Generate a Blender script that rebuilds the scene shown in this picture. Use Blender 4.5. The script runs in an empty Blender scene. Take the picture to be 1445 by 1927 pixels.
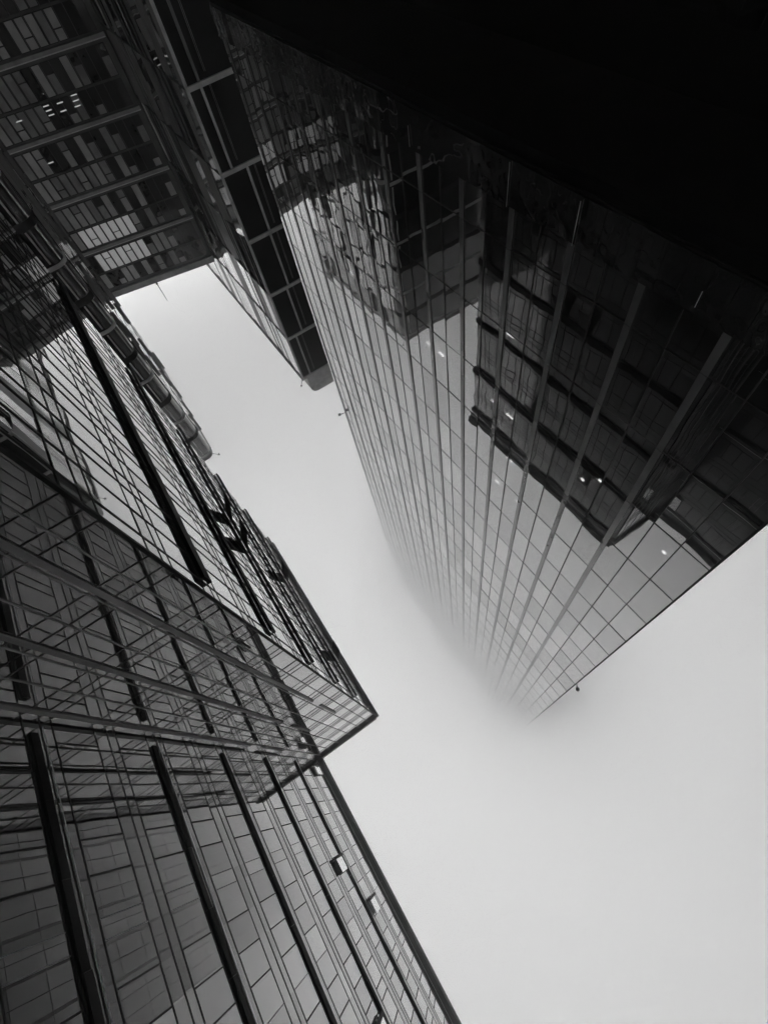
import bpy, math, random
from mathutils import Matrix, Vector, Euler
random.seed(11)
R_ = math.radians
SC = bpy.context.scene
COL = SC.collection

# ------------------------------------------------------------------ camera
# 1 unit of the survey below = 1.28 m; the camera stands at eye height in the middle of the street.
S = 1.28
EYE = 1.6
CAMROWS = ((-0.5461589, 0.82532824, 0.14333089),
           (-0.69128667, -0.54070155, 0.47933764),
           (0.47311013, 0.16271179, 0.86584738))      # image right / image down / view direction in world axes
r0, r1, r2 = (Vector(r) for r in CAMROWS)
cam_data = bpy.data.cameras.new("camera")
cam = bpy.data.objects.new("camera", cam_data)
COL.objects.link(cam)
cam.matrix_world = Matrix(((r0.x, -r1.x, -r2.x, 0), (r0.y, -r1.y, -r2.y, 0), (r0.z, -r1.z, -r2.z, EYE), (0, 0, 0, 1)))
cam_data.sensor_fit = 'VERTICAL'
cam_data.sensor_height = 36.0
cam_data.lens = 905.2 / 1927 * 36.0
cam_data.clip_start = 0.1
cam_data.clip_end = 3000
SC.camera = cam

# ------------------------------------------------------------------ light
SKY_STRENGTH = 0.15
SUN_EL, SUN_ROT = R_(55), R_(88)
world = bpy.data.worlds.new("World")
SC.world = world
world.use_nodes = True
wn = world.node_tree
wn.nodes.clear()
sky = wn.nodes.new("ShaderNodeTexSky")
sky.sky_type = 'NISHITA'
sky.sun_disc = False
sky.sun_elevation = SUN_EL
sky.sun_rotation = SUN_ROT
sky.air_density = 1.0
sky.dust_density = 6.0
bw = wn.nodes.new("ShaderNodeRGBToBW")
bg = wn.nodes.new("ShaderNodeBackground")
bg.inputs["Strength"].default_value = SKY_STRENGTH
wo = wn.nodes.new("ShaderNodeOutputWorld")
wn.links.new(sky.outputs[0], bw.inputs[0])
wn.links.new(bw.outputs[0], bg.inputs[0])
wn.links.new(bg.outputs[0], wo.inputs[0])
sun_data = bpy.data.lights.new("sun", 'SUN')
sun_data.energy = 1.3
sun_data.angle = R_(50)
sun_data.color = (1, 1, 1)
sun = bpy.data.objects.new("sun", sun_data)
COL.objects.link(sun)
sd = Vector((math.sin(SUN_ROT) * math.cos(SUN_EL), math.cos(SUN_ROT) * math.cos(SUN_EL), math.sin(SUN_EL)))
sun.rotation_euler = sd.to_track_quat('Z', 'Y').to_euler()
sun.location = sd * 400
SC.view_settings.view_transform = 'Standard'
SC.view_settings.look = 'None'
SC.view_settings.gamma = 1
SC.view_settings.use_curve_mapping = False
SC.view_settings.exposure = 1.66
SC.render.engine = 'CYCLES'
cy = SC.cycles
cy.max_bounces = 16
cy.diffuse_bounces = 2
cy.glossy_bounces = 7
cy.transmission_bounces = 4
cy.transparent_max_bounces = 12
cy.volume_bounces = 8
cy.use_denoising = True
cy.sample_clamp_indirect = 6.0


# ------------------------------------------------------------------ materials (the photograph is black and white)
def new_mat(name):
    m = bpy.data.materials.new(name)
    m.use_nodes = True
    nt = m.node_tree
    nt.nodes.clear()
    return m, nt, nt.nodes.new("ShaderNodeOutputMaterial")


def noise_fac(nt, scale, detail=4, stretch=None):
    geo = nt.nodes.new("ShaderNodeNewGeometry")
    src = geo.outputs["Position"]
    if stretch:
        mp = nt.nodes.new("ShaderNodeMapping")
        mp.inputs["Scale"].default_value = stretch
        nt.links.new(src, mp.inputs["Vector"])
        src = mp.outputs[0]
    nz = nt.nodes.new("ShaderNodeTexNoise")
    nz.inputs["Scale"].default_value = scale
    nz.inputs["Detail"].default_value = detail
    nt.links.new(src, nz.inputs["Vector"])
    return nz.outputs["Fac"]


def matte(name, v, rough=0.6, var=0.35, scale=0.8, spec=0.3, stretch=None, metallic=0.0):
    m, nt, out = new_mat(name)
    b = nt.nodes.new("ShaderNodeBsdfPrincipled")
    b.inputs["Roughness"].default_value = rough
    b.inputs["Specular IOR Level"].default_value = spec
    b.inputs["Metallic"].default_value = metallic
    rp = nt.nodes.new("ShaderNodeValToRGB")
    e = rp.color_ramp.elements
    lo, hi = v * (1 - var), v * (1 + var)
    e[0].position, e[0].color = 0.3, (lo, lo, lo, 1)
    e[1].position, e[1].color = 0.7, (hi, hi, hi, 1)
    nt.links.new(noise_fac(nt, scale, 5, stretch), rp.inputs[0])
    nt.links.new(rp.outputs[0], b.inputs["Base Color"])
    nt.links.new(b.outputs[0], out.inputs["Surface"])
    return m


def glass(name, r_normal, power, tint=0.0, base=0.012, wave=0.02, wave_scale=0.35, rough=0.004, r_max=1.0):
    """Coated facade glass: reflection rising towards grazing angles (Fresnel), a dark body or a tinted see-through one behind it."""
    m, nt, out = new_mat(name)
    lw = nt.nodes.new("ShaderNodeLayerWeight")
    lw.inputs["Blend"].default_value = 0.5
    pw = nt.nodes.new("ShaderNodeMath")
    pw.operation = 'POWER'
    pw.inputs[1].default_value = power
    nt.links.new(lw.outputs["Facing"], pw.inputs[0])
    mr = nt.nodes.new("ShaderNodeMapRange")
    mr.inputs["To Min"].default_value = r_normal
    mr.inputs["To Max"].default_value = r_max
    nt.links.new(pw.outputs[0], mr.inputs["Value"])
    oi = nt.nodes.new("ShaderNodeObjectInfo")
    vr = nt.nodes.new("ShaderNodeMapRange")
    vr.inputs["To Min"].default_value = 0.90
    vr.inputs["To Max"].default_value = 1.08
    nt.links.new(oi.outputs["Random"], vr.inputs["Value"])
    ml = nt.nodes.new("ShaderNodeMath")
    ml.operation = 'MULTIPLY'
    ml.use_clamp = True
    nt.links.new(mr.outputs[0], ml.inputs[0])
    nt.links.new(vr.outputs[0], ml.inputs[1])
    bump = nt.nodes.new("ShaderNodeBump")
    bump.inputs["Strength"].default_value = 1.0
    bump.inputs["Distance"].default_value = wave
    nt.links.new(noise_fac(nt, wave_scale, 1), bump.inputs["Height"])
    gl = nt.nodes.new("ShaderNodeBsdfGlossy")
    gl.inputs["Color"].default_value = (1, 1, 1, 1)
    gl.inputs["Roughness"].default_value = rough
    nt.links.new(bump.outputs[0], gl.inputs["Normal"])
    if tint > 0:
        body = nt.nodes.new("ShaderNodeBsdfTransparent")
        body.inputs["Color"].default_value = (tint, tint, tint, 1)
    else:
        body = nt.nodes.new("ShaderNodeBsdfDiffuse")
        rp = nt.nodes.new("ShaderNodeValToRGB")
        rp.color_ramp.elements[0].color = (base * .6,) * 3 + (1,)
        rp.color_ramp.elements[1].color = (base * 1.4,) * 3 + (1,)
        nt.links.new(noise_fac(nt, 0.9, 3), rp.inputs[0])
        nt.links.new(rp.outputs[0], body.inputs["Color"])
    mx = nt.nodes.new("ShaderNodeMixShader")
    nt.links.new(ml.outputs[0], mx.inputs[0])
    nt.links.new(body.outputs[0], mx.inputs[1])
    nt.links.new(gl.outputs[0], mx.inputs[2])
    nt.links.new(mx.outputs[0], out.inputs["Surface"])
    return m


def emitter(name, v):
    m, nt, out = new_mat(name)
    e = nt.nodes.new("ShaderNodeEmission")
    e.inputs["Strength"].default_value = v
    nt.links.new(e.outputs[0], out.inputs["Surface"])
    return m


def glow_blind(name, v):
    """pale drawn blind with an added glow of its own to brighten it"""
    m = matte(name, 0.6, 0.7, 0.08, scale=0.6)
    b = next(n for n in m.node_tree.nodes if n.type == 'BSDF_PRINCIPLED')
    b.inputs["Emission Color"].default_value = (1, 1, 1, 1)
    b.inputs["Emission Strength"].default_value = v
    return m


def air(name, density, aniso=0.0):
    m, nt, out = new_mat(name)
    v = nt.nodes.new("ShaderNodeVolumePrincipled")
    v.inputs["Color"].default_value = (1, 1, 1, 1)
    v.inputs["Density"].default_value = density
    v.inputs["Anisotropy"].default_value = aniso
    nt.links.new(v.outputs[0], out.inputs["Volume"])
    return m


M = dict(
    tower_glass=glass("tower_glass", 0.09, 1.75, tint=0.30, wave=0.006, wave_scale=0.5),
    fascia_glass=glass("fascia_glass", 0.13, 2.2, r_max=0.6, base=0.022, wave=0.03, wave_scale=1.1),
    office_glass=glass("office_glass", 0.03, 1.6, base=0.012, wave=0.004, wave_scale=0.45),
    office_spandrel=glass("office_spandrel", 0.025, 1.7, base=0.025, wave=0.004, wave_scale=0.5, rough=0.03),
    dark_glass=glass("dark_glass", 0.06, 2.6, base=0.010, wave=0.03, wave_scale=0.4),
    pleat_glass=glass("pleat_glass", 0.12, 1.6, base=0.02, wave=0.05, wave_scale=0.3, rough=0.05),
    sky_glass=glass("sky_glass", 0.25, 1.2, base=0.03, wave=0.01, wave_scale=0.4, rough=0.03),
    strip_metal=glass("strip_metal", 0.03, 2.2, base=0.11, wave=0.002, rough=0.25, r_max=0.8),
    end_glass=glass("end_glass", 0.02, 4.0, r_max=0.15, base=0.012, wave=0.01, rough=0.12),
    round_glass=glass("round_glass", 0.10, 2.2, base=0.03, wave=0.02, wave_scale=0.3, rough=0.08),
    sash_glass=glass("sash_glass", 0.55, 1.0, base=0.01, wave=0.004, wave_scale=0.6),
    black=matte("black_frame", 0.010, 0.5, 0.3, spec=0.15),
    black_metal=matte("black_metal", 0.008, 0.6, 0.4, scale=1.5, spec=0.1),
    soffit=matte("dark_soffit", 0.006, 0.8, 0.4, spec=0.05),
    interior=matte("office_interior", 0.05, 0.8, 0.5, scale=0.6, spec=0.1),
    grey_metal=matte("grey_metal", 0.13, 0.42, 0.12, scale=0.7, spec=0.5, stretch=(1, 1, .3)),
    pale_metal=matte("pale_metal", 0.42, 0.5, 0.2, scale=1.2),
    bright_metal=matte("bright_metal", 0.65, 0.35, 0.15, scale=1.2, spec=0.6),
    mid_metal=matte("mid_metal", 0.16, 0.45, 0.3, scale=0.8),
    fin_metal=matte("fin_metal", 0.14, 0.5, 0.25, scale=0.8, stretch=(1, 1, .2)),
    stone=matte("dark_stone", 0.10, 0.8, 0.35, scale=0.5),
    stone_pale=matte("pale_stone", 0.32, 0.75, 0.25, scale=0.7),
    blind_a=matte("blind_a", 0.26, 0.6, 0.3, scale=0.6),
    blind_b=matte("blind_b", 0.42, 0.6, 0.2, scale=0.6),
    blind_c=glow_blind("blind_c", 0.045),  # glow added to lift these blinds, no lamp behind them
    window_dark=glass("window_dark", 0.05, 2.5, base=0.02, wave=0.02),
    lamp=emitter("lamp", .2),
    tower_lamp=emitter("tower_lamp", 7.0),
    asphalt=matte("asphalt", 0.05, 0.85, 0.4, scale=2.0),
    paving=matte("paving", 0.20, 0.8, 0.3, scale=1.5),
    kerb=matte("kerbstone", 0.25, 0.8, 0.3, scale=1.5),
    paint=matte("road_paint", 0.6, 0.7, 0.2, scale=3.0),
    earth=matte("city_ground", 0.08, 0.9, 0.4, scale=0.3),
)

# ------------------------------------------------------------------ helpers (all sizes in survey units, converted here)
CUBES = {}
CUBE_V = [(x, y, z) for x in (-.5, .5) for y in (-.5, .5) for z in (-.5, .5)]
CUBE_F = [(0, 1, 3, 2), (4, 6, 7, 5), (0, 4, 5, 1), (2, 3, 7, 6), (0, 2, 6, 4), (1, 5, 7, 3)]


def cube_mesh(mat):
    if mat not in CUBES:
        me = bpy.data.meshes.new(mat + "_block")
        me.from_pydata(CUBE_V, [], CUBE_F)
        me.materials.append(M[mat])
        CUBES[mat] = me
    return CUBES[mat]


def P(x, y, z):
    return Vector((x * S, y * S, z * S + EYE))


def tag(o, label=None, cat=None, group=None, kind=None):
    for k, v in (("label", label), ("category", cat), ("group", group), ("kind", kind)):
        if v:
            o[k] = v
    return o


def thing(name, base, label, cat, group=None):
    o = bpy.data.objects.new(name, None)
    o.empty_display_size = 1
    COL.objects.link(o)
    o.location = base
    return tag(o, label, cat, group)


def world_of(o):
    v = Vector((0, 0, 0))
    while o:
        v = v + o.location
        o = o.parent
    return v


def put(o, parent, pos, rot=(0, 0, 0)):
    COL.objects.link(o)
    if parent:
        o.parent = parent
        o.location = pos - world_of(parent)
    else:
        o.location = pos
    o.rotation_euler = rot
    return o


def box(name, mat, parent, x0, x1, y0, y1, z0, z1, rot=(0, 0, 0)):
    o = bpy.data.objects.new(name, cube_mesh(mat))
    o.scale = (abs(x1 - x0) * S, abs(y1 - y0) * S, abs(z1 - z0) * S)
    return put(o, parent, P((x0 + x1) / 2, (y0 + y1) / 2, (z0 + z1) / 2), rot)


def boxes_mesh(name, mat, parent, lst, base, kind=None):
    """Many boxes ((x0,x1,y0,y1,z0,z1), rot) as one mesh."""
    V, F = [], []
    for b, rot in lst:
        c = P((b[0] + b[1]) / 2, (b[2] + b[3]) / 2, (b[4] + b[5]) / 2) - base
        s = Vector((abs(b[1] - b[0]) * S, abs(b[3] - b[2]) * S, abs(b[5] - b[4]) * S))
        e = Euler(rot).to_matrix() if rot else None
        n = len(V)
        for v in CUBE_V:
            w = Vector((v[0] * s.x, v[1] * s.y, v[2] * s.z))
            if e:
                w = e @ w
            V.append(c + w)
        F += [tuple(i + n for i in f) for f in CUBE_F]
    me = bpy.data.meshes.new(name)
    me.from_pydata(V, [], F)
    me.materials.append(M[mat])
    o = bpy.data.objects.new(name, me)
    put(o, parent, base)
    if kind:
        o["kind"] = kind
    return o


def mesh_obj(name, mat, parent, verts, faces, base, smooth=False):
    me = bpy.data.meshes.new(name)
    me.from_pydata([Vector(v) - base for v in verts], [], faces)
    me.materials.append(M[mat])
    if smooth:
        for p in me.polygons:
            p.use_smooth = True
    o = bpy.data.objects.new(name, me)
    return put(o, parent, base)


def prism(name, mat, parent, outline, z0, z1, base, smooth=False):
    """Closed outline [(x,y)] counter-clockwise, extruded from z0 to z1."""
    n = len(outline)
    V = [P(x, y, z0) for x, y in outline] + [P(x, y, z1) for x, y in outline]
    F = [(i, (i + 1) % n, n + (i + 1) % n, n + i) for i in range(n)]
    F += [tuple(range(n - 1, -1, -1)), tuple(range(n, 2 * n))]
    return mesh_obj(name, mat, parent, V, F, base, smooth)


def rod(name, mat, parent, a, b, r, base, seg=8, r2=None):
    a, b = P(*a), P(*b)
    d = (b - a).normalized()
    u = d.orthogonal().normalized()
    w = d.cross(u)
    V = []
    for c, rr in ((a, r), (b, r if r2 is None else r2)):
        for i in range(seg):
            t = 2 * math.pi * i / seg
            V.append(c + (u * math.cos(t) + w * math.sin(t)) * rr * S)
    F = [(i, (i + 1) % seg, seg + (i + 1) % seg, seg + i) for i in range(seg)]
    F += [tuple(range(seg - 1, -1, -1)), tuple(range(seg, 2 * seg))]
    return mesh_obj(name, mat, parent, V, F, base)


def ball(name, mat, parent, c, r, base, seg=10, rings=6):
    c = P(*c)
    V, F = [], []
    for i in range(rings + 1):
        p = math.pi * i / rings
        for j in range(seg):
            t = 2 * math.pi * j / seg
            V.append(c + Vector((math.sin(p) * math.cos(t), math.sin(p) * math.sin(t), math.cos(p))) * r * S)
    for i in range(rings):
        for j in range(seg):
            F.append((i * seg + j, (i + 1) * seg + j, (i + 1) * seg + (j + 1) % seg, i * seg + (j + 1) % seg))
    return mesh_obj(name, mat, parent, V, F, base, True)


ROWS = [Vector(r) for r in CAMROWS]


def seen_size(b):
    """Rough size in the picture of a pane, for choosing which ones are parts of their own."""
    c = Vector(((b[0] + b[1]) / 2, (b[2] + b[3]) / 2, (b[4] + b[5]) / 2))
    v = [ROWS[0].dot(c), ROWS[1].dot(c), ROWS[2].dot(c)]
    if v[2] < 0.1:
        return 0
    px, py = 722 + 905 * v[0] / v[2], 963 + 905 * v[1] / v[2]
    if px < -60 or px > 1505 or py < -60 or py > 1990:
        return 0
    ext = sorted((abs(b[1] - b[0]), abs(b[3] - b[2]), abs(b[5] - b[4])))
    nrm = 0 if ext[0] == abs(b[1] - b[0]) else 1
    return ext[1] * ext[2] / c.length_squared * abs(c[nrm]) / c.length


def panes(name, mat, parent, lst, base, limit, tilt):
    """lst of boxes: the `limit` largest in the picture are parts, the rest one joined part."""
    lst = sorted(lst, key=seen_size, reverse=True)
    rest = []
    for i, b in enumerate(lst):
        rot = (random.gauss(0, tilt), random.gauss(0, tilt), random.gauss(0, tilt))
        if i < limit and seen_size(b) > 0:
            box(name, mat, parent, *b, rot=rot)
        else:
            rest.append((b, rot))
    if rest:
        boxes_mesh(name + "_field", mat, parent, rest, base, kind="stuff")


# ------------------------------------------------------------------ setting
GZ = -EYE / S
ground = bpy.data.objects.new("ground", bpy.data.meshes.new("ground"))
ground.data.from_pydata([(-900, -900, -0.15), (900, -900, -0.15), (900, 900, -0.15), (-900, 900, -0.15)], [], [(0, 1, 2, 3)])
ground.data.materials.append(M["earth"])
COL.objects.link(ground)
tag(ground, kind="structure")
road = box("road", "asphalt", None, -120, 62, -1.6, 5.0, GZ - .11, GZ - .02)
tag(road, kind="structure")
for y0, y1 in ((-3.2, -1.75), (5.15, 9.6)):
    pv = box("pavement", "paving", None, -120, 62, y0, y1, GZ - .11, GZ + .08)
    tag(pv, kind="structure")
for y0, y1 in ((-1.74, -1.6), (5.0, 5.14)):
    kb = box("kerb", "kerb", None, -120, 62, y0, y1, GZ - .11, GZ + .09)
    tag(kb, kind="structure")

# ------------------------------------------------------------------ the glass tower that disappears in the cloud
TX0, TX1, TY, TTOP = 0.30, 32.0, 10.0, 80.0
TBASE = P(TX0 + 2, TY + 6, GZ)
tower = thing("glass_tower", TBASE, "tall dark glass tower with pale vertical strips, its top lost in the low cloud", "tower")
rows = [8.25, 9.5, 12.55] + [15.6 + 3.05 * k for k in range(35)]
rows = [z for z in rows if z < TTOP]
PITCH = 2.33 / 2
cols = [TX0] + [1.38, 2.46]
x = 3.55
k = 0
while x < TX1 - .3:
    cols.append(x)
    x += PITCH
cols.append(TX1)
tp = []
for i in range(len(rows) - 1):
    for j in range(len(cols) - 1):
        tp.append((cols[j] + .008, cols[j + 1] - .008, TY, TY + .03, rows[i] + .008, rows[i + 1] - .008))
panes("glass_pane", "tower_glass", tower, tp, TBASE, 300, R_(0.16))
for j, xx in enumerate(cols[1:-1]):
    box("mullion", "black", tower, xx - .019, xx + .019, TY - .02, TY + .10, 8.25, TTOP)
for z in rows[1:]:
    box("transom", "black", tower, TX0 + .01, TX1, TY - .012, TY + .07, z - .016, z + .016)
xx = 3.55
while xx < TX1 - .2:
    for i in range(len(rows) - 1):
        if rows[i] > 52:
            break
        box("strip_panel", "strip_metal", tower, xx - .11, xx + .10, TY - .045, TY - .022, rows[i] + .02, rows[i + 1] - .012)
    top0 = next(z for z in rows if z > 52)
    box("strip_panel", "strip_metal", tower, xx - .11, xx + .10, TY - .045, TY - .022, top0 + .02, TTOP)
    xx += 2.33
for z in rows[2:]:
    box("floor_slab", "interior", tower, TX0 + .05, TX1 - .05, TY + .12, TY + 2.4, z - .36, z - .10)
for k in range(46):
    i, j = random.randrange(2, 12), random.randrange(0, len(cols) - 1)
    h = random.choice((.5, .8, 1.3, 2.4))
    box("blind", "blind_a", tower, cols[j] + .05, cols[j + 1] - .05, TY + .16, TY + .18, rows[i + 1] - .38 - h, rows[i + 1] - .38)
box("core_wall", "interior", tower, TX0 + .05, TX1 - .05, TY + 2.4, TY + 10, 8.0, TTOP)
box("side_wall", "dark_glass", tower, TX0, TX0 + .045, TY + .035, TY + 10, 8.2, TTOP)
box("side_wall", "black", tower, TX1 - .07, TX1 - .01, TY + .11, TY + 2.39, 8.2, TTOP)
box("corner_trim", "black_metal", tower, TX0 - .05, TX0 + .02, TY - .06, TY + .03, 8.2, TTOP)
box("roof_slab", "mid_metal", tower, TX0, TX1, TY, TY + 10, TTOP, TTOP + .5)
# fascia above the recessed ground floor
fx = TX0
while fx < TX1 - .2:
    w = min(PITCH / 2, TX1 - fx)
    box("fascia_panel", "fascia_glass", tower, fx + .012, fx + w - .012, TY - .14, TY - .08, 7.02, 8.2,
        rot=(R_(random.gauss(0, .5)), 0, R_(random.gauss(0, 1.2))))
    fx += PITCH / 2
box("fascia_back", "black", tower, TX0, TX1, TY - .06, TY + .1, 6.98, 8.24)
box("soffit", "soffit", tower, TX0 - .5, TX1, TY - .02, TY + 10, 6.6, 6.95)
box("lobby_wall", "dark_glass", tower, TX0 + 2, TX1 - .1, TY + 4, TY + 9.5, GZ, 6.6)
for xx, z0, z1 in ((10.6, 7.05, 8.2), (8.05, 7.1, 8.22), (4.4, 7.6, 8.0), (15.4, 7.5, 8.1)):
    rod("edge_rod", "pale_metal", tower, (xx, TY - .19, z0), (xx, TY - .19, z1), .008, TBASE, 6)

# lit ceiling tubes behind the tower glass
TOWER_LAMPS = (
    (15.48, 16.63, 18.29, "bright ceiling tube under the reflected block's tip in the tower, left of two"),
    (14.5, 16.58, 18.29, "short bright ceiling tube just right of the reflected block's tip in the tower glass"),
    (10.67, 16.64, 18.29, "bright ceiling tube inside the left edge of the tower's large dark reflection"),
    (9.63, 16.65, 18.29, "longer bright ceiling tube a pane right of the large dark reflection's left edge"),
    (9.31, 19.51, 21.34, "bright ceiling tube at the lower rim of the large dark reflection on the tower"),
    (9.94, 22.28, 24.39, "bright ceiling tube on plain sky glass two rows under the dark reflection, left of two"),
    (8.36, 22.27, 24.39, "bright ceiling tube on plain sky glass two rows under the dark reflection, right of two"),
    (5.47, 16.58, 18.29, "small star-like ceiling lamp deep in the large dark reflection, left of a close pair"),
    (4.81, 15.85, 18.29, "small star-like ceiling lamp deep in the large dark reflection, right of a close pair"),
    (1.64, 16.6, 18.29, "lone star-like ceiling lamp in a pale pane near the tower's right corner"),
    (22.7, 16.48, 18.29, "small ceiling tube in the patchy pale reflection near the tower's left edge"),
    (10.1, 12.61, 15.24, "faint ceiling tube highest in the dark reflection, beside the fourth pale strip"))
for (lx, lz, zc, lab) in TOWER_LAMPS:
    q = zc / lz
    cx, cyy = lx * q, 10 * q
    half = .09 if lx in (5.47, 4.81, 1.64) else .22
    lt = thing("ceiling_lamp", P(cx, cyy, zc), lab, "lamp",
               "lit ceiling lamps in the tower")
    box("housing", "pale_metal", lt, cx - half - .03, cx + half + .03, cyy - .05, cyy + .05, zc + .005, zc + .05)
    box("tube", "tower_lamp", lt, cx - half, cx + half, cyy - .035, cyy + .035, zc - .035, zc + .004)

# ------------------------------------------------------------------ the near office building with the black bars (two wings)
AX0, AX1, AY = 7.8, 28.0, -3.3
CX0, CY = -16.0, -9.06
F0, FH, ROOF = 12.61, 2.94, 43.9
OB = P(10, -14, GZ)
office = thing("office_building", OB, "near glass office block banded with thick black bars, one wing stepping forward", "office building")
floors = [F0 + FH * k for k in range(-4, 11)]
lines = []
for f in floors:
    lines += [f, f + .65, f + 1.11]
lines = [z for z in lines if z < ROOF - .3] + [ROOF - .35]
prism("body", "black", office, [(CX0 + .1, CY - .12), (CX0 + .1, -26), (AX1 - .1, -26), (AX1 - .1, AY - .12), (AX0 + .12, AY - .12), (AX0 + .12, CY - .12)][::-1],
      GZ, ROOF - .02, OB)
# column lines
acols = [AX0]
xa = AX0 + .62
i = 0
while xa < AX1 - .4:
    acols.append(xa)
    xa += (1.02, .98, .62)[i % 3]
    i += 1
acols.append(AX1)
ccols = [7.8, 7.05, 6.2, 5.25, 4.3, 3.42, 2.43, 1.97, .97, .03, -.9, -1.93, -2.87, -3.83]
xc = -3.83
i = 0
while xc > CX0 + 1.2:
    xc -= (.96, .5, .98, .95)[i % 4]
    ccols.append(xc)
    i += 1
ccols = sorted(ccols + [CX0])
bcols = [CY, -8.75, -7.9, -7.05, -5.9, -4.95, -4.1, AY]
vis, span = [], []
for i in range(len(lines) - 1):
    z0, z1 = lines[i], lines[i + 1]
    tgt = vis if (i % 3) == 2 else span
    for j in range(len(acols) - 1):
        tgt.append((acols[j], acols[j + 1], AY - .06, AY, z0, z1))
    for j in range(len(ccols) - 1):
        tgt.append((ccols[j], ccols[j + 1], CY - .06, CY, z0, z1))
    for j in range(len(bcols) - 1):
        tgt.append((AX0, AX0 + .06, bcols[j], bcols[j + 1], z0, z1))
open_c = [(.03, .97, 34.30, 36.13), (-2.87, -1.93, 37.24, 39.07), (6.2, 7.05, 40.18, 42.01), (-6.3, -5.3, 28.4, 30.2)]
open_a = [(18.3, 22.49, 24.37), (16.0, 22.49, 24.37), (19.2, 34.25, 36.13), (12.2, 37.2, 39.0)]
panes("glass_pane", "office_glass", office, vis, OB, 300, R_(0.16))
panes("spandrel_pane", "office_spandrel", office, span, OB, 300, R_(0.12))
for z in lines:
    box("transom", "black", office, CX0, AX0 - .02, CY + .001, CY + .015, z - .018, z + .018)
    box("transom", "black", office, AX0 - .035, AX1, AY + .001, AY + .014, z - .021, z + .021)
    box("transom", "black", office, AX0 - .016, AX0 - .001, CY + .03, AY, z - .017, z + .017)
for xx in acols[1:-1]:
    box("mullion", "black", office, xx - .022, xx + .022, AY + .002, AY + .020, lines[0], ROOF)
for xx in ccols[1:-1]:
    faint = any(abs(xx - q) < .06 for q in (2.43, 1.97, -1.93))
    w = .012 if faint else .022
    for i in range(len(lines) - 1):
        if i % 3 == 2 and lines[i] > 10:
            box("mullion", "mid_metal" if faint else "black", office, xx - w, xx + w, CY + .002, CY + .018, lines[i] + .024, lines[i + 1] - .024)
for yy in bcols[1:-1]:
    box("mullion", "mid_metal", office, AX0 - .03, AX0 - .002, yy - .018, yy + .018, lines[0], ROOF)
# pale pilasters on the return face between the wings
for yc in (-4.75, -6.75, -8.8):
    z = lines[0]
    while z < 34:
        zz = z + 2 * FH
        box("pilaster", "fin_metal", office, AX0 - .06, AX0 - .02, yc - .08, yc + .08, z, zz - (.02 if z < 20 else 1.5 + .06 * (z - 20)))
        z = zz
# thick black bars at every second floor, in lengths of about one bay
bar_floors = [f for n, f in enumerate(floors) if n % 2 == 0 and n >= 4]
for f in bar_floors:
    x = 8.45
    while x < AX1 - .1:
        x2 = min(x + 2.62, AX1 + .04)
        d = random.uniform(-.012, .012)
        box("sunshade_bar", "black_metal", office, x, x2 - .012, AY + .05, AY + .17 + d, f + .06 + d, f + .58 + d)
        x = x2
    x = AX0 - .55
    while x > CX0 + .4:
        x2 = max(x - 1.9, CX0)
        d = random.uniform(-.012, .012)
        box("sunshade_bar", "black_metal", office, x2 + .012, x, CY + .025, CY + .08 + d, f + .13 + d, f + .42 + d)
        x = x2
for f in bar_floors:
    box("gap_glint", "bright_metal", office, CX0, AX0 - .3, CY + .03, CY + .05, f + .695, f + .705)  # pale strip stands in for the bright glint of the gap above each bar
# parapets and corner
box("parapet", "black_metal", office, CX0, AX0 - .2, CY - .1, CY + .22, ROOF - .30, ROOF + .35)
box("parapet", "black_metal", office, AX0 - .12, AX1 + .1, AY - .1, AY + .20, ROOF - .30, ROOF + .33)
box("parapet", "black_metal", office, AX0 - .20, AX0 + .1, CY - .1, AY - .11, ROOF - .30, ROOF + .34)
box("corner_post", "black_metal", office, AX0 - .05, AX0 + .04, AY - .03, AY + .06, GZ, ROOF - .3)
for n, (x0, x1, z0, z1) in enumerate(open_c):
    h = z1 - z0
    ang = R_(3)
    w = bpy.data.objects.new("open_window", cube_mesh("sash_glass"))
    w.scale = ((x1 - x0 - .06) * S, .03 * S, (h - .06) * S)
    put(w, office, P((x0 + x1) / 2, CY + .10 + h / 2 * math.sin(ang), z1 - .02 - h / 2 * math.cos(ang)), (ang, 0, 0))
    box("window_reveal", "black", office, x1 - .16, x1 - .02, CY + .115, CY + .14 + h * math.sin(ang), z0 + .03, z1 - .03)
for n, (xx, z0, z1) in enumerate(open_a):
    h = z1 - z0
    ang = R_(20)
    w = bpy.data.objects.new("open_window", cube_mesh("black_metal"))
    w.scale = (1.0 * S, .05 * S, h * S)
    put(w, office, P(xx + .5, AY + .08 + h / 2 * math.sin(ang), z1 - h / 2 * math.cos(ang)), (ang, 0, 0))
# rooftop edge pieces that give the broken roofline
for x0, x1, hh in ((20.9, 22.2, .28), (17.4, 19.0, .2), (13.0, 14.2, .16)):
    box("roof_unit", "black_metal", office, x0, x1, AY - .8, AY - .15, ROOF + .3, ROOF + .33 + hh)

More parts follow.
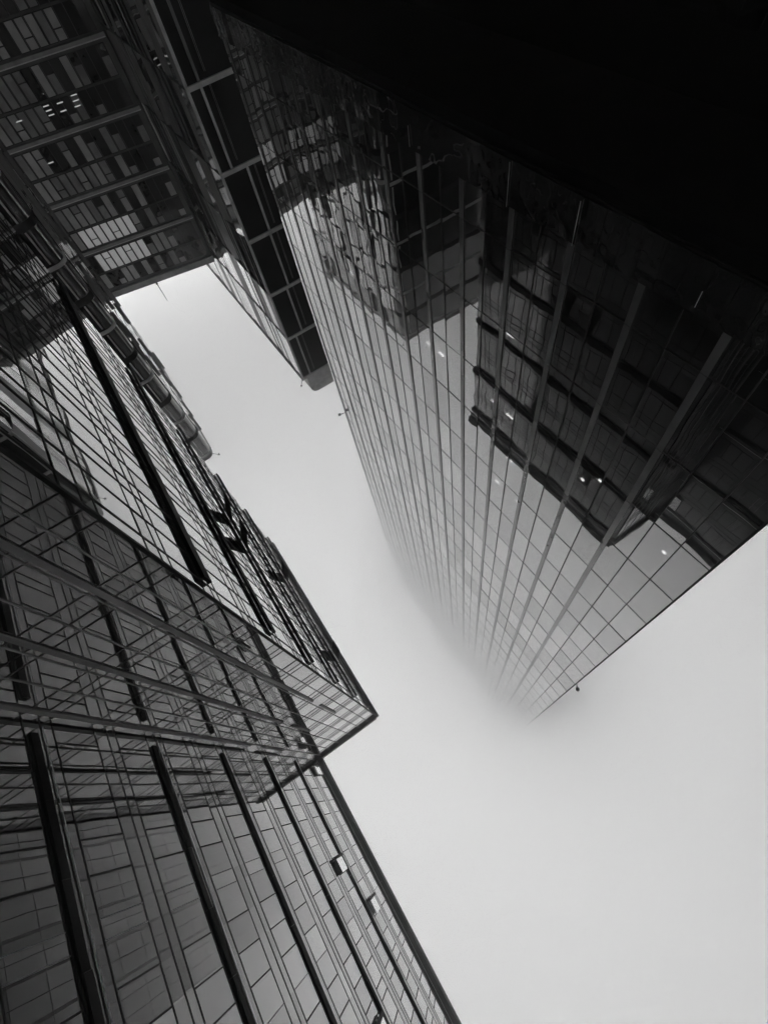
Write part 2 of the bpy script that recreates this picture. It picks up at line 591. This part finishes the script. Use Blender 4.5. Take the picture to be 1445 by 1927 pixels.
# ------------------------------------------------------------------ the block beyond the tower (end wall faces us, pleated street front)
BX0, BX1, BY0, BY1 = 42.0, 72.0, 9.58, 17.0
BB = P(52, 14, GZ)
block = thing("pleated_office_building", BB, "dark glass building beside the tower with a gridded end wall and pleated street front", "office building")
lev = [GZ, 7.2, 12.47, 17.78, 23.1, 28.38, 33.65, 39.4]
prism("body", "black", block, [(BX0 + .2, BY0 + .3), (BX1, BY0 + .3), (BX1, 26), (BX0 + .2, 26)], GZ, 39.4, BB)
split = {0: 10.63, 1: 10.63, 2: 10.63, 3: 11.81, 4: 11.77, 5: 11.5, 6: 10.68}
for n in range(len(lev) - 1):
    z0, z1 = lev[n], lev[n + 1]
    sy = split[n]
    for y0, y1 in ((BY0 + .2, sy - .09), (sy + .09, BY1)):
        box("end_pane", "end_glass", block, BX0 + .05, BX0 + .12, y0, y1, z0 + .12, z1 - .12, rot=(0, R_(random.gauss(0, .25)), R_(random.gauss(0, .3))))
    box("end_mullion", "pale_metal" if n > 1 else "grey_metal", block, BX0 - .06, BX0 + .14, sy - .09, sy + .09, z0 + .12, z1 - .12)
    for yy in (sy + .60, sy + .69, sy + 2.6):
        if yy < BY1 - .05:
            box("thin_mullion", "mid_metal", block, BX0 + .0, BX0 + .045, yy - .016, yy + .016, z0 + .13, z1 - .5)
for z in lev[1:]:
    box("end_band", "pale_metal", block, BX0 - .12, BX0 + .15, BY0 + .02, BY1, z - .15, z + .15)
box("corner_strip", "pale_metal", block, BX0 - .05, BX0 + .15, BY0, BY0 + .19, GZ, 39.25)
# pleated front: upright leaves of glass and metal at changing angles, shifted from floor to floor
for n in range(1, len(lev) - 1):
    z0, z1 = lev[n], lev[n + 1]
    xx = BX0 + .2 + random.uniform(0, .3)
    while xx < BX1 - .6:
        w = random.choice((.8, 1.1, 1.5, 1.9))
        ang = random.choice((-9, -4, 3, 7, 11)) + random.uniform(-3, 3)
        mt = random.choice(("pleat_glass", "pleat_glass", "dark_glass", "mid_metal", "grey_metal", "fin_metal"))
        if n >= 5:
            mt = random.choice(("sky_glass", "sky_glass", "sky_glass", "pleat_glass", "grey_metal"))
            ang *= .3
        if random.random() < .12:
            mt = "pale_metal"
            w = .25
        box("pleat_panel", mt, block, xx, xx + w, BY0 + .09, BY0 + .13, z0 + .1, z1 - .06, rot=(0, 0, R_(ang)))
        xx += w
    box("floor_edge", "black", block, BX0 + .17, BX1, BY0 + .01, BY0 + .3, z1 - .06, z1 + .05)
# rounded roof cap
V, F = [], []
prof = [(10.17, 39.56), (10.13, 41.2)]
for a in range(0, 91, 15):
    t = R_(a)
    prof.append((11.05 - .92 * math.cos(t), 41.33 + .92 * math.sin(t)))
prof += [(25.5, 42.25), (25.5, 39.56)]
np_ = len(prof)
for xx in (BX0 + .1, BX0 + 6):
    V += [P(xx, y, z) for y, z in prof]
F = [(i, (i + 1) % np_, np_ + (i + 1) % np_, np_ + i) for i in range(np_)] + [tuple(range(np_))[::-1], tuple(range(np_, 2 * np_))]
mesh_obj("roof_cap", "pale_metal", block, V, F, BB)
box("parapet", "black_metal", block, BX0 + .1, BX1, BY0 - .02, BY0 + .45, 39.56, 39.75)

# ------------------------------------------------------------------ the rounded building across the street
GX0, GX1, GY = 42.0, 61.5, -3.5
GR = .86
GTOP = 43.0
GB = P(50, -9, GZ)
rounded = thing("rounded_office_building", GB, "dark office building with a rounded corner ringed by light and dark bands", "office building")


def corner_outline(off, inset=0):
    """outline (counter-clockwise) of the plan with its rounded corner, grown by off"""
    pts = []
    cx, cyy = GX0 + GR, GY - GR
    for a in range(180, 89, -10):
        t = R_(a)
        pts.append((cx + (GR + off) * math.cos(t), cyy + (GR + off) * math.sin(t)))
    pts += [(GX1, GY + off), (GX1, -34), (GX0 - off, -34)]
    return pts[::-1]


prism("wall", "round_glass", rounded, corner_outline(0), GZ, GTOP - .9, GB, False)
ring_z = [6.7, 9.6, 12.55, 15.45, 18.4, 21.35, 24.2, 27.3, 30.0, 33.1, 35.9, 38.8, 42.0]
for n, z in enumerate(ring_z):
    if n % 2 == 0:
        prism("light_band", "pale_metal", rounded, corner_outline(.07), z - .14, z + .14, GB)
    else:
        prism("dark_band", "black_metal", rounded, corner_outline(.035), z - .30, z + .26, GB)
for n in range(len(ring_z) - 1):
    z0, z1 = ring_z[n] + .32, ring_z[n + 1] - .32
    for y0, y1 in ((-5.55, -4.75), (-7.0, -5.68), (-9.0, -7.1)):
        box("end_pane", "dark_glass", rounded, GX0 - .05, GX0 - .01, y0, y1, z0, z1, rot=(0, R_(random.gauss(0, .2)), R_(random.gauss(0, .2))))
    # bright tube lines either side of the rounded corner
    box("corner_bead", "pale_metal", rounded, GX0 - .05, GX0 - .005, -4.60, -4.47, z0, z1)
# roof with rounded shoulder
for n, (o, z0, z1) in enumerate(((0.0, GTOP - .9, GTOP - .45), (-.10, GTOP - .45, GTOP - .2), (-.28, GTOP - .2, GTOP))):
    prism("roof_step", "mid_metal", rounded, corner_outline(o), z0, z1, GB)
# street front: staggered sky-reflecting panels with upright blades between some of them
xx = GX0 + 1.3
n = 0
while xx < GX1 - .5:
    for i in range(len(ring_z) - 1):
        z0, z1 = ring_z[i] + (.5 if n % 2 else .1), ring_z[i + 1] + (.42 if n % 2 else .02)
        if z1 > GTOP - 1:
            continue
        box("front_panel", "sky_glass" if random.random() < .8 else "pleat_glass", rounded, xx, xx + 1.12, GY + .05, GY + .12, z0, z1 - .22,
            rot=(R_(random.gauss(0, .15)), 0, R_(random.gauss(0, .35))))
    for i in range(2, len(ring_z) - 1):
        if random.random() < .35:
            box("blade", random.choice(("mid_metal", "fin_metal", "grey_metal")), rounded, xx + 1.16, xx + 1.28, GY + .04, GY + random.uniform(.14, .36),
                ring_z[i] + .2, ring_z[i + 1] - .2)
    xx += 1.32
    n += 1

# ------------------------------------------------------------------ the building that closes the street
EB = P(66, 4, GZ)
end_b = thing("street_end_building", EB, "grey building closing the far street end, pale ledges over rows of windows", "building")
PA, PB = Vector((66.6, -6.0)), Vector((62.97, 9.54))
ed = (PB - PA).normalized()
en = Vector((-ed.y, ed.x)) if Vector((-ed.y, ed.x)).x < 0 else Vector((ed.y, -ed.x))
eang = math.atan2(ed.y, ed.x)


def ebox(name, mat, parent, u0, u1, d0, d1, z0, z1):
    """box on the end facade: u along it, d outwards"""
    c = PA + ed * ((u0 + u1) / 2) + en * ((d0 + d1) / 2)
    o = bpy.data.objects.new(name, cube_mesh(mat))
    o.scale = (abs(u1 - u0) * S, abs(d1 - d0) * S, (z1 - z0) * S)
    o.rotation_euler = (0, 0, eang)
    return put(o, parent, P(c.x, c.y, (z0 + z1) / 2), (0, 0, eang))


ELEN = (PB - PA).length
ebox("wall", "stone", end_b, -4, ELEN, -10, 0, GZ, 34.6)
led = [7.6, 13.05, 18.45, 23.75, 29.0]
for z in led:
    ebox("ledge", "stone_pale", end_b, -4, ELEN - .1, .005, .16, z - .17, z + .17)
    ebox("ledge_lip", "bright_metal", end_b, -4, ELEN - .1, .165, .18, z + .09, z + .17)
ebox("cornice", "stone_pale", end_b, -4, ELEN, .005, .30, 33.9, 34.62)
UW = .86
levels = []
for n in range(len(led)):
    zt = led[n + 1] if n + 1 < len(led) else 33.9
    zm = (led[n] + zt) / 2 + .15
    levels.append((led[n] + .45, zm - .12, n, 0))
    levels.append((zm + .12, zt - .4, n, 1))
    ebox("mid_band", "stone", end_b, .5, ELEN - .4, .005, .10, zm - .05, zm + .05)
for (z0, z1, n, half) in levels:
    for c in range(17):
        u0 = .9 + c * UW
        u1 = u0 + UW - .10
        lit = (n == 3 and half == 1 and 3 <= c <= 9) or (n == 4 and half == 0 and 3 <= c <= 9)  # the block of pale blinds that gets the added glow
        dark = c >= 13 + random.choice((0, 0, 1)) or c == 0  # shade on the first column is put into dark panes; last columns darker too
        mt = "blind_c" if lit else "window_dark" if dark else random.choice(("blind_a", "blind_a", "blind_b", "blind_b", "window_dark", "window_dark"))
        zz0, zz1 = z0, z1
        fr = bpy.data.objects.new("window", None)
        fr.empty_display_size = .2
        pos = PA + ed * ((u0 + u1) / 2)
        put(fr, end_b, P(pos.x, pos.y, z0))
        sash = c % 3 == 1
        g = .05
        ebox("frame", "black", fr, u0 - .02, u1 + .02, .004, .05, z0 - .02, z1 + .02)
        if sash:
            zs = z0 + (z1 - z0) * (.62 if half else .36)
            ebox("pane", mt, fr, u0 + .04, u1 - .04, .055, .09, z0 + .04, zs - .05)
            ebox("pane", mt if lit else random.choice(("blind_a", "blind_b", mt)), fr, u0 + .04, u1 - .04, .055, .09, zs + .05, z1 - .04)
        else:
            ebox("pane", mt, fr, u0 + .04, u1 - .04, .055, .09, z0 + .04, z1 - .04)
        if c % 4 == 3:
            ebox("downpipe", "black", end_b, u1 + .02, u1 + .07, .055, .14, z0, z1)
# lit lamps behind its windows
WINDOW_LAMPS = (
    (8.0, 16.9, "bottom dash of the first of three lamp columns in the far building's windows"),
    (8.0, 16.55, "middle dash of the first of three lamp columns in the far building's windows"),
    (8.0, 16.2, "top dash of the first of three lamp columns in the far building's windows"),
    (9.2, 16.9, "bottom dash of the two-lamp middle column in the far building's windows"),
    (9.3, 16.3, "top dash of the two-lamp middle column in the far building's windows"),
    (10.6, 16.9, "bottom dash of the last lamp column, in the far building's darkest windows"),
    (10.7, 16.5, "middle dash of the last lamp column, in the far building's darkest windows"),
    (10.8, 16.1, "top dash of the last lamp column, in the far building's darkest windows"),
    (5.1, 16.6, "lone lamp dash left of the lamp columns on the far building"),
    (5.4, 20.2, "lone lamp dash one storey further along, past the ledge on the far building"))
for u, z, lab in WINDOW_LAMPS:
    c = PA + ed * u
    lp = thing("window_lamp", P(c.x, c.y, z), lab, "lamp", "lit lamps in the far building")
    ebox("tube", "lamp", lp, u - .28, u + .28, .095, .12, z - .022, z + .022)
    ebox("housing", "pale_metal", lp, u - .30, u + .30, .092, .094, z - .06, z + .06)

# ------------------------------------------------------------------ small rooftop things
def arm_lamp(pos, out, label, size=1.0):
    b = P(*pos)
    t = thing("aviation_light", b, label, "light", "small lights on arms at roof edges")
    tip = (pos[0] + out[0], pos[1] + out[1], pos[2] + out[2])
    rod("arm", "mid_metal", t, pos, tip, .035 * size, b, 6)
    ball("globe", "mid_metal", t, tip, .13 * size, b)
    return t


arm_lamp((32.0, 9.98, 36.6), (.25, -.45, .12), "small light on an arm at the left edge of the foggy tower", 1.2)
arm_lamp((.28, 10.0, 36.5), (-.32, -.18, .1), "small light on an arm at the right edge of the foggy tower", 1.1)
arm_lamp((42.4, 9.64, 39.7), (-.26, -.46, .6), "small light on an arm above the pleated building's roof corner", .9)
arm_lamp((42.3, -3.7, 42.6), (-.1, .55, .5), "small light on an arm at the top of the ringed rounded corner", 1.0)
mb = PA + ed * 8.1 + en * .2
mast = thing("roof_mast", P(mb.x, mb.y, 34.6), "thin dark mast standing on the roof of the far street end building", "mast")
rod("pole", "black_metal", mast, (mb.x, mb.y, 34.6), (mb.x, mb.y, 37.3), .06, P(mb.x, mb.y, 34.6), 6, .03)
rod("base", "black_metal", mast, (mb.x, mb.y, 34.6), (mb.x, mb.y, 34.9), .12, P(mb.x, mb.y, 34.6), 8)

# ------------------------------------------------------------------ air: thin even haze, and the low cloud that swallows the tower
def vol_box(name, x0, x1, y0, y1, z0, z1, density, aniso=0.0):
    me = bpy.data.meshes.new(name)
    V = [P(a, b, c) for a in (x0, x1) for b in (y0, y1) for c in (z0, z1)]
    me.from_pydata(V, [], CUBE_F)
    me.materials.append(air(name + "_air", density / S, aniso))
    o = bpy.data.objects.new(name, me)
    COL.objects.link(o)
    o["kind"] = "stuff"
    return o


vol_box("haze", -150, 190, -205, 171, GZ - 1, 81.5, 0.0010)
for n, (z0, dn, g) in enumerate(((30, .005, .7), (38, .010, .7), (44.6, .036, .45), (52, .030, .5), (62, .03, .7), (74, .03, .78))):
    vol_box("low_cloud", -140 - n, 135 + n, -195 - n, 161 + n, z0, 95 + n, dn, g)
